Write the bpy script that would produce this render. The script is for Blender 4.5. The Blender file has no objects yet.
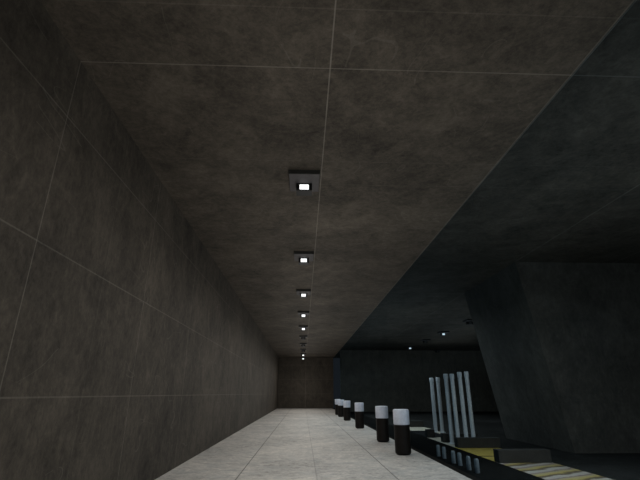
import bpy, bmesh, math
from mathutils import Vector, Matrix

sc = bpy.context.scene
COL = sc.collection
PI = math.pi

# ------------------------------------------------------------------ helpers
def link(o, parent=None):
    COL.objects.link(o)
    if parent is not None:
        o.parent = parent
    return o

def obj(name, bm, mat, parent=None, smooth=False):
    me = bpy.data.meshes.new(name)
    bmesh.ops.recalc_face_normals(bm, faces=bm.faces)
    bm.to_mesh(me); bm.free()
    me.materials.append(mat)
    if smooth:
        for p in me.polygons: p.use_smooth = True
        me.set_sharp_from_angle(angle=math.radians(35))
    return link(bpy.data.objects.new(name, me), parent)

def struct(name, bm, mat):
    o = obj(name, bm, mat); o['kind'] = 'structure'
    return o

def thing(name, label, cat, loc=(0, 0, 0), group=None):
    o = bpy.data.objects.new(name, None)
    o.empty_display_size = .2
    link(o); o.location = loc
    o['label'] = label; o['category'] = cat
    if group: o['group'] = group
    return o

def tag(o, label, cat, group=None):
    o['label'] = label; o['category'] = cat
    if group: o['group'] = group
    return o

def dup(root, loc, label, rz=0.0, group=None):
    r = root.copy(); COL.objects.link(r); r.location = loc; r.rotation_euler.z = rz
    r['label'] = label
    if group: r['group'] = group
    for ch in list(root.children):
        c = ch.copy(); COL.objects.link(c); c.parent = r
        for g in list(ch.children):
            d = g.copy(); COL.objects.link(d); d.parent = c
    return r

def box(bm, x0, x1, y0, y1, z0, z1, bev=0.0, seg=2):
    m = Matrix.Translation(((x0+x1)/2, (y0+y1)/2, (z0+z1)/2)) @ Matrix.Diagonal((x1-x0, y1-y0, z1-z0, 1))
    r = bmesh.ops.create_cube(bm, size=1, matrix=m)
    if bev:
        es = set()
        for v in r['verts']: es.update(v.link_edges)
        bmesh.ops.bevel(bm, geom=list(es), offset=bev, segments=seg, affect='EDGES', profile=.5)
    return bm

def boxbm(*a, **k): return box(bmesh.new(), *a, **k)

def lathe(prof, n=28, sx=1.0):
    bm = bmesh.new(); rings = []
    for r, z in prof:
        rings.append([bm.verts.new((r*math.cos(2*PI*i/n)*sx, r*math.sin(2*PI*i/n), z)) for i in range(n)])
    for a, b in zip(rings, rings[1:]):
        for i in range(n):
            bm.faces.new((a[i], a[(i+1) % n], b[(i+1) % n], b[i]))
    bm.faces.new(rings[0][::-1]); bm.faces.new(rings[-1])
    return bm

def hexa(bot, top):
    """solid from 4 bottom and 4 top points"""
    bm = bmesh.new()
    b = [bm.verts.new(p) for p in bot]; t = [bm.verts.new(p) for p in top]
    bm.faces.new(b[::-1]); bm.faces.new(t)
    for i in range(4):
        bm.faces.new((b[i], b[(i+1) % 4], t[(i+1) % 4], t[i]))
    return bm

# ------------------------------------------------------------------ materials
class N:
    def __init__(s, name):
        s.m = bpy.data.materials.new(name); s.m.use_nodes = True
        s.t = s.m.node_tree; s.b = s.t.nodes['Principled BSDF']; s.out = s.t.nodes['Material Output']
    def n(s, typ, **k):
        d = s.t.nodes.new(typ)
        for a, v in k.items():
            setattr(d, a, v)
        return d
    def l(s, a, b): s.t.links.new(a, b)
    def math(s, op, a, b=None):
        d = s.n('ShaderNodeMath', operation=op)
        for i, v in enumerate((a, b)):
            if v is None: continue
            if isinstance(v, (int, float)): d.inputs[i].default_value = v
            else: s.l(v, d.inputs[i])
        return d.outputs[0]
    def noise(s, vec, scale, detail=5, rough=.6, dist=0.0, stretch=(1, 1, 1)):
        mp = s.n('ShaderNodeMapping'); mp.inputs['Scale'].default_value = stretch
        s.l(vec, mp.inputs[0])
        d = s.n('ShaderNodeTexNoise'); d.inputs['Scale'].default_value = scale
        d.inputs['Detail'].default_value = detail; d.inputs['Roughness'].default_value = rough
        d.inputs['Distortion'].default_value = dist
        s.l(mp.outputs[0], d.inputs['Vector'])
        return d.outputs['Fac']
    def ramp(s, fac, stops):
        d = s.n('ShaderNodeValToRGB'); e = d.color_ramp.elements
        while len(e) < len(stops): e.new(.5)
        for el, (p, c) in zip(e, stops):
            el.position = p; el.color = (*c, 1)
        s.l(fac, d.inputs[0]); return d.outputs[0]
    def mix(s, fac, a, b, mode='MIX'):
        d = s.n('ShaderNodeMix', data_type='RGBA', blend_type=mode)
        for sock, v in ((d.inputs[0], fac), (d.inputs[6], a), (d.inputs[7], b)):
            if isinstance(v, (int, float)): sock.default_value = v
            elif isinstance(v, tuple): sock.default_value = (*v, 1)
            else: s.l(v, sock)
        return d.outputs[2]
    def seam(s, coord, phase, period, w):
        """1 on thin lines where coord = phase + k*period"""
        a = s.math('SUBTRACT', coord, phase - 1000*period)
        a = s.math('DIVIDE', a, period)
        a = s.math('FRACT', a)
        a = s.math('SUBTRACT', a, .5)
        a = s.math('ABSOLUTE', a)
        return s.math('GREATER_THAN', a, .5 - w/period/2)

def concrete(name, base, lo, hi, seams, line, line_gain, smear=(1, 1, 1), rough=.85, spec=None):
    """dark mottled concrete; seams = list of (axis, phase, period, width, strength)"""
    q = N(name)
    geo = q.n('ShaderNodeNewGeometry'); pos = geo.outputs['Position']
    sep = q.n('ShaderNodeSeparateXYZ'); q.l(pos, sep.inputs[0])
    big = q.noise(pos, .45, 4, .6, .4)
    mid = q.noise(pos, 2.1, 7, .72, .6, smear)
    fine = q.noise(pos, 11.0, 7, .85, .3, smear)
    mott = q.noise(pos, 1.0, 9, .78, 1.2)
    v = q.math('ADD', q.math('MULTIPLY', big, .20), q.math('MULTIPLY', mid, .22))
    v = q.math('ADD', v, q.math('ADD', q.math('MULTIPLY', fine, .32), q.math('MULTIPLY', mott, .26)))
    c = q.ramp(v, [(.40, tuple(x*lo for x in base)), (.50, base), (.62, tuple(x*hi for x in base))])
    # fine light scratches
    sc1 = q.noise(pos, 1.15, 1.5, .45, .5, (1, .5, 1.3))
    sl = q.math('ABSOLUTE', q.math('SUBTRACT', sc1, .5))
    sl = q.math('LESS_THAN', sl, .003)
    brk = q.math('GREATER_THAN', q.noise(pos, 1.1, 2), .53)
    sl = q.math('MULTIPLY', q.math('MULTIPLY', sl, brk), .10)
    c = q.mix(sl, c, line)
    for ax, ph, pe, w, st in seams:
        m = q.seam(sep.outputs[ax], ph, pe, w)
        f = q.math('MULTIPLY', m, q.math('MULTIPLY', q.noise(pos, .9, 5, .8), st*line_gain))
        c = q.mix(f, c, line)
    q.l(c, q.b.inputs['Base Color']); q.b.inputs['Roughness'].default_value = rough
    q.b.inputs['Specular IOR Level'].default_value = .25
    bp = q.n('ShaderNodeBump'); bp.inputs['Strength'].default_value = .25; bp.inputs['Distance'].default_value = .02
    q.l(v, bp.inputs['Height']); q.l(bp.outputs[0], q.b.inputs['Normal'])
    if spec is not None: q.b.inputs['Specular IOR Level'].default_value = spec
    return q.m

T = 3.25
LINE = (.33, .30, .26)
M = {}
M['ceiling'] = concrete('dark ceiling concrete', (.079, .0665, .053), .34, 1.95,
                        [(0, .30, T, .018, 1.1), (0, 3.526, 30, .02, .6), (1, 4.39, 4*T, .016, .65), (1, 4.39, T, .02, .22), (1, 4.39+T*.72, T, .018, .22)], LINE, .8)
M['wall_l'] = concrete('dark left wall concrete', (.056, .0468, .037), .32, 1.95,
                       [(1, 4.39, T, .018, .8), (1, 4.39+T/2, T, .018, .25), (2, 1.56, 1.6, .018, .65)], LINE, .5, (1, 1, .6))
M['wall_far'] = concrete('dark far hall wall concrete', (.15, .132, .108), .6, 1.5, [(2, 1.56, 1.6, .04, .3)], LINE, .3, (1, 1, .3))
M['wall_end'] = concrete('dark end wall concrete', (.075, .064, .052), .55, 1.6,
                         [(0, .30, T, .05, .7), (2, 1.56, 1.6, .04, .5)], LINE, .5, (1, 1, .3))
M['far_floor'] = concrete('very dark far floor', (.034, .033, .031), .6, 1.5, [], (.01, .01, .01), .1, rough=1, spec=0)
M['pylon'] = concrete('dark pylon concrete', (.080, .071, .060), .5, 1.75, [(2, 1.56, 1.6, .02, .15)], LINE, .35, (1, 1, .5))
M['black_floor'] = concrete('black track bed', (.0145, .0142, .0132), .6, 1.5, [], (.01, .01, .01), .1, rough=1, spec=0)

# light stone platform floor
q = N('pale mottled stone floor')
geo = q.n('ShaderNodeNewGeometry'); pos = geo.outputs['Position']
sep = q.n('ShaderNodeSeparateXYZ'); q.l(pos, sep.inputs[0])
a = q.noise(pos, 4.5, 9, .78, .5, (.8, 1, 1)); b = q.noise(pos, .5, 3, .5, .3); c_ = q.noise(pos, 14, 4, .7)
v = q.math('ADD', q.math('MULTIPLY', a, .5), q.math('ADD', q.math('MULTIPLY', b, .22), q.math('MULTIPLY', c_, .28)))
c = q.ramp(v, [(.38, (.20, .188, .178)), (.46, (.40, .382, .363)), (.53, (.53, .502, .47)), (.63, (.76, .695, .62))])
hue = q.noise(pos, 1.7, 4, .6)
c = q.mix(q.math('MULTIPLY', q.math('GREATER_THAN', hue, .55), .25), c, (.33, .35, .36))
lane = q.math('LESS_THAN', q.math('ABSOLUTE', q.math('SUBTRACT', sep.outputs[0], -.52)), .8)
c = q.mix(q.math('MULTIPLY', lane, .10), c, (.62, .58, .52))
for ax, ph, pe, w, st in [(0, -1.31, 3.22, .028, .75), (0, .30, 3.22, .03, .25), (1, 4.39, T, .02, .12)]:
    c = q.mix(q.math('MULTIPLY', q.seam(sep.outputs[ax], ph, pe, w), st), c, (.11, .10, .095))
q.l(c, q.b.inputs['Base Color']); q.b.inputs['Roughness'].default_value = .75
q.b.inputs['Specular IOR Level'].default_value = .2
M['floor'] = q.m

# far strip: beige, yellow, and striped sections along its length
q = N('yellow and beige striped strip floor')
geo = q.n('ShaderNodeNewGeometry'); pos = geo.outputs['Position']
sep = q.n('ShaderNodeSeparateXYZ'); q.l(pos, sep.inputs[0])
X, Y = sep.outputs[0], sep.outputs[1]
ph = q.math('ADD', q.math('MULTIPLY', Y, 1.45), q.math('MULTIPLY', X, -.75))
ph = q.math('ADD', ph, q.math('MULTIPLY', q.noise(pos, 2.2, 4), .55))
fr = q.math('FRACT', ph)
stripes = q.ramp(fr, [(.0, (.44, .37, .33)), (.26, (.52, .45, .38)), (.38, (.15, .11, .08)), (.50, (.20, .15, .08)), (.62, (.50, .37, .13)), (.80, (.46, .37, .2)), (.96, (.28, .20, .18))])
fl = q.noise(pos, 6, 5, .7)
yel = q.ramp(fl, [(.3, (.52, .36, .07)), (.55, (.72, .52, .13)), (.75, (.78, .60, .24))])
yl = q.math('LESS_THAN', q.math('ABSOLUTE', q.math('SUBTRACT', Y, 12.55)), .07)
yel = q.mix(q.math('MULTIPLY', yl, .9), yel, (.03, .025, .02))
bei = q.ramp(fl, [(.3, (.52, .45, .35)), (.7, (.68, .60, .48))])
c = q.mix(q.math('GREATER_THAN', Y, 11.55), stripes, yel)
c = q.mix(q.math('GREATER_THAN', Y, 14.6), c, bei)
dk = q.math('MULTIPLY', q.math('GREATER_THAN', Y, 17.75), q.math('LESS_THAN', Y, 20.9))
dk = q.math('MULTIPLY', dk, q.math('LESS_THAN', X, 5.8))
c = q.mix(dk, c, (.006, .006, .006))
q.l(c, q.b.inputs['Base Color']); q.b.inputs['Roughness'].default_value = .9
q.b.inputs['Specular IOR Level'].default_value = .05
M['strip'] = q.m

def plain(name, col, rough=.5, metal=0.0, var=.25, scale=6, spec=.5):
    q = N(name)
    tc = q.n('ShaderNodeTexCoord')
    f = q.noise(tc.outputs['Object'], scale, 5, .65)
    c = q.ramp(f, [(.3, tuple(x*(1-var) for x in col)), (.7, tuple(min(1, x*(1+var)) for x in col))])
    q.l(c, q.b.inputs['Base Color'])
    q.b.inputs['Roughness'].default_value = rough; q.b.inputs['Metallic'].default_value = metal
    q.b.inputs['Specular IOR Level'].default_value = spec
    return q.m

M['silver'] = plain('brushed pale silver cap', (.72, .765, .90), .55, 0, .14, 9, .4)
M['pole'] = plain('polished steel pole', (.86, .87, .92), .45, .1, .2, 14)
M['stub'] = plain('dull blue grey steel', (.165, .185, .20), .5, .1, .3, 14)
M['black'] = plain('black enamel', (.010, .008, .007), .5, 0, .3, 6, .15)
M['block'] = plain('dark brown grey block', (.052, .046, .040), .8, 0, .2, 5, .2)
M['plate'] = plain('charcoal lamp plate', (.092, .085, .088), .7, 0, .15, 8, .2)
M['lamp_off'] = plain('dark lamp window', (.10, .10, .10), .4, 0, .1, 8, .3)
M['strip_edge'] = plain('dark strip', (.03, .03, .028), .6, 0, .2, 8, .2)
M['lampblack'] = plain('black lamp housing', (.008, .008, .008), .6, 0, .2, 8, .2)

q = N('white lamp window')
tc = q.n('ShaderNodeTexCoord')
f = q.noise(tc.outputs['Object'], 12, 2)
c = q.ramp(f, [(.3, (.92, .95, .95)), (.7, (1, 1, 1))])
q.l(c, q.b.inputs['Base Color']); q.l(c, q.b.inputs['Emission Color'])
q.b.inputs['Emission Strength'].default_value = 1.3
M['lamp'] = q.m

q = N('blue tinted dark glass')
q.t.nodes.remove(q.b)
tr = q.n('ShaderNodeBsdfTransparent'); gl = q.n('ShaderNodeBsdfGlossy')
geo = q.n('ShaderNodeNewGeometry')
f = q.noise(geo.outputs['Position'], .6, 3)
GLASS_LO, GLASS_HI = (.575, .66, .715), (.615, .70, .755)
q.l(q.ramp(f, [(.3, GLASS_LO), (.7, GLASS_HI)]), tr.inputs[0])
gl.inputs['Roughness'].default_value = .25; gl.inputs[0].default_value = (.55, .75, .85, 1)
mx = q.n('ShaderNodeMixShader'); mx.inputs[0].default_value = .0004
q.l(tr.outputs[0], mx.inputs[1]); q.l(gl.outputs[0], mx.inputs[2]); q.l(mx.outputs[0], q.out.inputs['Surface'])
M['glass'] = q.m

# ------------------------------------------------------------------ setting
H = 5.6
XL, XG, XE, XR = -2.905, 3.55, 3.36, 20.0
Y0, Y1, Y2 = -8.0, 51.9, 42.3
t = .3
struct('floor', boxbm(XL-t, XE, Y0, Y1+t, -t, 0), M['floor'])
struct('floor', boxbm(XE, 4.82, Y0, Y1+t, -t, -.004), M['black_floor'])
struct('floor', boxbm(4.82, 6.17, Y0, 23.2, -t, 0), M['strip'])
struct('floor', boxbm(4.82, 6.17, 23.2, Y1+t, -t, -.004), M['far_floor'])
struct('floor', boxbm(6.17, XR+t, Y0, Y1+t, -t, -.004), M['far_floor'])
struct('ceiling', boxbm(XL-t, XR+t, Y0, Y1+t, H, H+t), M['ceiling'])
struct('wall_left', boxbm(XL-t, XL, Y0, Y1+t, 0, H), M['wall_l'])
struct('wall_right', boxbm(XR, XR+t, Y0, Y1+t, 0, H), M['wall_l'])
struct('wall_back', boxbm(XL, XG, Y1, Y1+t, 0, H), M['wall_end'])
struct('wall_back', boxbm(XG+.02, XR, Y2, Y2+t, 0, H), M['wall_far'])
struct('wall_front', boxbm(XL-t, XR+t, Y0-t, Y0, -t, H+t), M['wall_end'])
struct('window_1', boxbm(XG-.012, XG+.012, Y0, Y1, 0, H), M['glass'])

# pylon: wide at the top, tapering towards the floor
py = hexa([(7.75, 13.0, 0), (15.4, 13.0, 0), (15.4, 17.3, 0), (7.75, 17.3, 0)],
          [(6.79, 12.75, H-.002), (16.4, 12.75, H-.002), (16.4, 17.3, H-.002), (6.79, 17.3, H-.002)])
o = obj('concrete_pylon', py, M['pylon'])
tag(o, 'massive dark concrete pylon beyond the tinted glass, its side leaning out towards the ceiling', 'pillar')

# ------------------------------------------------------------------ bollards on the platform edge
def make_bollard(label, loc):
    r = thing('bollard', label, 'bollard', loc, 'bollards along the platform edge')
    R = .222
    obj('post', lathe([(R-.05, 0), (R, .05), (R, .755), (R-.012, .77)], 28), M['black'], r, True)
    obj('silver_cap', lathe([(R-.006, .77), (R+.004, .785), (R+.004, 1.155), (R-.012, 1.17), (R-.05, 1.175)], 28), M['silver'], r, True)
    return r
spots = [(2.82, 12.95, 'nearest and largest black bollard with pale silver cap at the platform edge'),
         (2.85, 16.28, 'black silver-capped bollard second from the camera, just behind the largest one'),
         (2.80, 22.35, 'black silver-capped bollard standing apart in the middle of the row of six'),
         (2.80, 28.6, 'small black silver-capped bollard, nearest of the far cluster of three by the glass'),
         (2.80, 33.1, 'small black silver-capped bollard, middle of the far cluster of three'),
         (2.80, 36.1, 'farthest and smallest black silver-capped bollard, last in the row towards the end wall')]
b0 = None
for BX, y, lab in spots:
    if b0 is None: b0 = make_bollard(lab, (BX, y, 0))
    else: dup(b0, (BX, y, 0), lab)

# ------------------------------------------------------------------ ceiling lamps
def make_light(label, loc, group, lit=True):
    r = thing('ceiling_lamp', label, 'lamp', loc, group)       # local origin: on the ceiling at the near edge
    obj('mounting_plate', boxbm(-.295, .295, 0, .74, -.085, 0, bev=.008, seg=1), M['plate'], r)
    obj('front_strip', boxbm(-.297, .297, -.012, 0.0, -.087, 0), M['strip_edge'], r)
    # hooded housing: side cheeks, top and back around a white window
    bm = bmesh.new()
    box(bm, -.155, -.092, .37, .62, -.24, -.085)
    box(bm, .092, .155, .37, .62, -.24, -.085)
    box(bm, -.092, .092, .37, .62, -.108, -.085)
    box(bm, -.092, .092, .40, .62, -.24, -.108)
    box(bm, -.092, .092, .37, .40, -.24, -.222)
    h = obj('lamp_housing', bm, M['lampblack'], r)
    obj('lamp_window', boxbm(-.091, .091, .374, .405, -.221, -.109, bev=.004, seg=1), M['lamp'] if lit else M['lamp_off'], h)
    return r
LX = -.03
words = ['nearest and largest', 'second nearest', 'third nearest', 'fourth nearest', 'fifth nearest', 'sixth nearest',
         'seventh nearest', 'third farthest', 'second farthest', 'farthest']
PITCH = 4.873
G1, G2 = 'lamps along the platform ceiling', 'lamps on the ceiling beyond the glass'
lit0 = off0 = None
def put_lamp(lab, loc, lit, group):
    global lit0, off0
    src = lit0 if lit else off0
    if src is None:
        src = make_light(lab, loc, group, lit)
        if lit: lit0 = src
        else: off0 = src
    else: dup(src, loc, lab, group=group)
for k, w in enumerate(words):
    lit = k not in (5, 6, 7)
    lab = '%s %s ceiling lamp in the centre row above the platform' % (w, 'lit white' if lit else 'dark unlit')
    put_lamp(lab, (LX, 7.07 + PITCH*k, H), lit, G1)
put_lamp('dark ceiling lamp beyond the glass, half hidden by the edge of the pylon', (9.62, 23.76, H), False, G2)
put_lamp('lit ceiling lamp beyond the glass, nearest to the pylon edge', (9.62, 28.66, H), True, G2)
put_lamp('dark unlit ceiling lamp between the two lit lamps beyond the glass', (9.62, 33.2, H), False, G2)
put_lamp('lit ceiling lamp beyond the glass, leftmost there, near the end wall', (9.62, 38.3, H), True, G2)
put_lamp('faint dark ceiling lamp beyond the glass at the top of the end wall', (13.05, 41.3, H), False, G2)

# ------------------------------------------------------------------ low blocks on the far strip
def block(x0, x1, y, lab, dep=.3, h=.285):
    cx = (x0+x1)/2
    bm = boxbm(x0-cx, x1-cx, 0, dep, 0, h, bev=.012)
    o = obj('low_block', bm, M['block']); o.location = (cx, y, 0)
    tag(o, lab, 'block', 'low dark blocks across the strip beyond the glass')
block(4.83, 6.15, 11.35, 'nearest low dark block across the striped strip beyond the glass')
block(4.86, 6.22, 14.37, 'low dark block behind the yellow floor, in front of the tallest steel poles', .28)
block(4.9, 6.15, 15.95, 'low dark block between the middle and left pairs of steel poles', .28)
block(4.83, 5.14, 17.7, 'short narrow low dark block at the left edge of the strip behind the middle poles', .28)
block(5.92, 6.17, 20.5, 'short dark block on the right of the strip behind the left pair of poles', .28)
block(4.83, 6.17, 23.1, 'farthest low dark block closing off the beige end of the strip', .28)

# ------------------------------------------------------------------ steel poles and short stubs
def make_pole(lab, loc, h, R):
    r = thing('steel_pole', lab, 'pole', loc, 'tall steel poles beyond the glass')
    obj('pole_shaft', lathe([(R, .03), (R, h-.17)], 20), M['pole'], r, True)
    obj('pole_cap', lathe([(R+.012, h-.17), (R+.014, h-.02), (R, h)], 20), M['pole'], r, True)
    obj('foot_ring', lathe([(R+.05, 0), (R+.05, .025), (R+.01, .04)], 20), M['pole'], r, True)
    return r
poles = [((5.87, 20.05), 2.28, .08, 'leftmost tall steel pole of the six beyond the glass'),
         ((6.07, 19.75), 2.28, .075, 'second tall steel pole from the left, right one of the left pair'),
         ((5.06, 15.5), 2.26, .068, 'third tall steel pole from the left, left one of the middle pair'),
         ((5.11, 15.0), 2.24, .062, 'fourth tall steel pole from the left, right one of the middle pair'),
         ((5.40, 15.05), 2.30, .066, 'fifth tall steel pole from the left, left one of the right pair'),
         ((5.59, 14.9), 2.31, .064, 'rightmost tall steel pole of the six beyond the glass')]
for (x, y), h, R, lab in poles: make_pole(lab, (x, y, 0), h, R)

stubs = [(3.72, 12.64, 'leftmost dim grey stub'), (3.74, 12.2, 'second dim grey stub from the left'),
         (3.72, 11.41, 'third dim grey stub from the left'), (3.75, 11.05, 'fourth dim grey stub from the left'),
         (3.74, 10.45, 'fifth dim grey stub from the left'), (3.77, 10.05, 'rightmost dim grey stub')]
for x, y, lab in stubs:
    o = obj('short_stub', lathe([(.05, 0), (.05, .25), (.034, .275)], 14), M['stub'], None, True)
    o.location = (x, y, -.004)
    tag(o, lab + ' of six in the black channel behind the glass', 'post', 'short stubs in the black channel')

# ------------------------------------------------------------------ lights
def area(name, loc, power, sx, sy, rot=(0, 0, 0), col=(1, .97, .91), spread=180):
    l = bpy.data.lights.new(name, 'AREA'); l.shape = 'RECTANGLE'; l.size = sx; l.size_y = sy
    l.energy = power; l.color = col; l.spread = math.radians(spread)
    o = bpy.data.objects.new(name, l); COL.objects.link(o); o.location = loc; o.rotation_euler = rot
    return o
PW = 46
def point(name, loc, power, r=.5, col=(1, .97, .92)):
    l = bpy.data.lights.new(name, 'POINT'); l.energy = power; l.shadow_soft_size = r; l.color = col
    o = bpy.data.objects.new(name, l); COL.objects.link(o); o.location = loc
    return o
for k in range(-2, 9):
    area('lamp_glow', (LX, 7.07 + PITCH*k + .5, H-.27), PW*.9, .3, .3, spread=160)
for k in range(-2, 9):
    point('room_fill', (.3, 7.07 + PITCH*(k+.5), 3.0), 50)  # added ambient fill hanging in mid-air, no fixture at these spots
for y in [-1, 4, 9, 19.0, 23.76, 28.66, 33.2]:
    area('far_ceiling_fill', (4.7, y+.5, H-.3), 82, .3, .3, spread=160)  # added fill under the ceiling; the modelled far lamps hang elsewhere
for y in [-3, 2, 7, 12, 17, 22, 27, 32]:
    point('far_room_fill', (5.5, y, 2.9), 50 if y > 19 or y < 10 else 3)  # added mid-air fill beyond the glass, not from any lamp
point('far_room_fill', (5.0, 9.3, 1.9), 54, .3)  # added fill light to brighten the steel poles
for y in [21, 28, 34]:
    point('far_room_fill', (11.5, y, 2.7), 85)  # added fill for the hall behind the pylon
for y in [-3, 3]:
    point('far_room_fill', (11.0, y, 2.6), 120)  # added sourceless fill on the near side of the pylon
point('far_room_fill', (6.6, 5, 2.8), 50)  # added fill for the near ceiling beyond the glass
w = bpy.data.worlds.new('World'); sc.world = w; w.use_nodes = True
w.node_tree.nodes['Background'].inputs[0].default_value = (.02, .02, .022, 1)

# ------------------------------------------------------------------ camera
F = 420.0
pitch = math.atan(153.5/F); yaw = math.atan(17/math.hypot(F, 153.5))
cam = bpy.data.cameras.new('Camera'); co = bpy.data.objects.new('Camera', cam); COL.objects.link(co)
cam.sensor_fit = 'HORIZONTAL'; cam.sensor_width = 36; cam.lens = 36*F/640
cam.clip_start = .05; cam.clip_end = 300
co.location = (0, 0, 1.6); co.rotation_euler = (PI/2+pitch, 0, -yaw)
sc.camera = co

sc.view_settings.view_transform = 'Standard'
sc.view_settings.look = 'None'
sc.view_settings.exposure = 0
sc.view_settings.gamma = 1
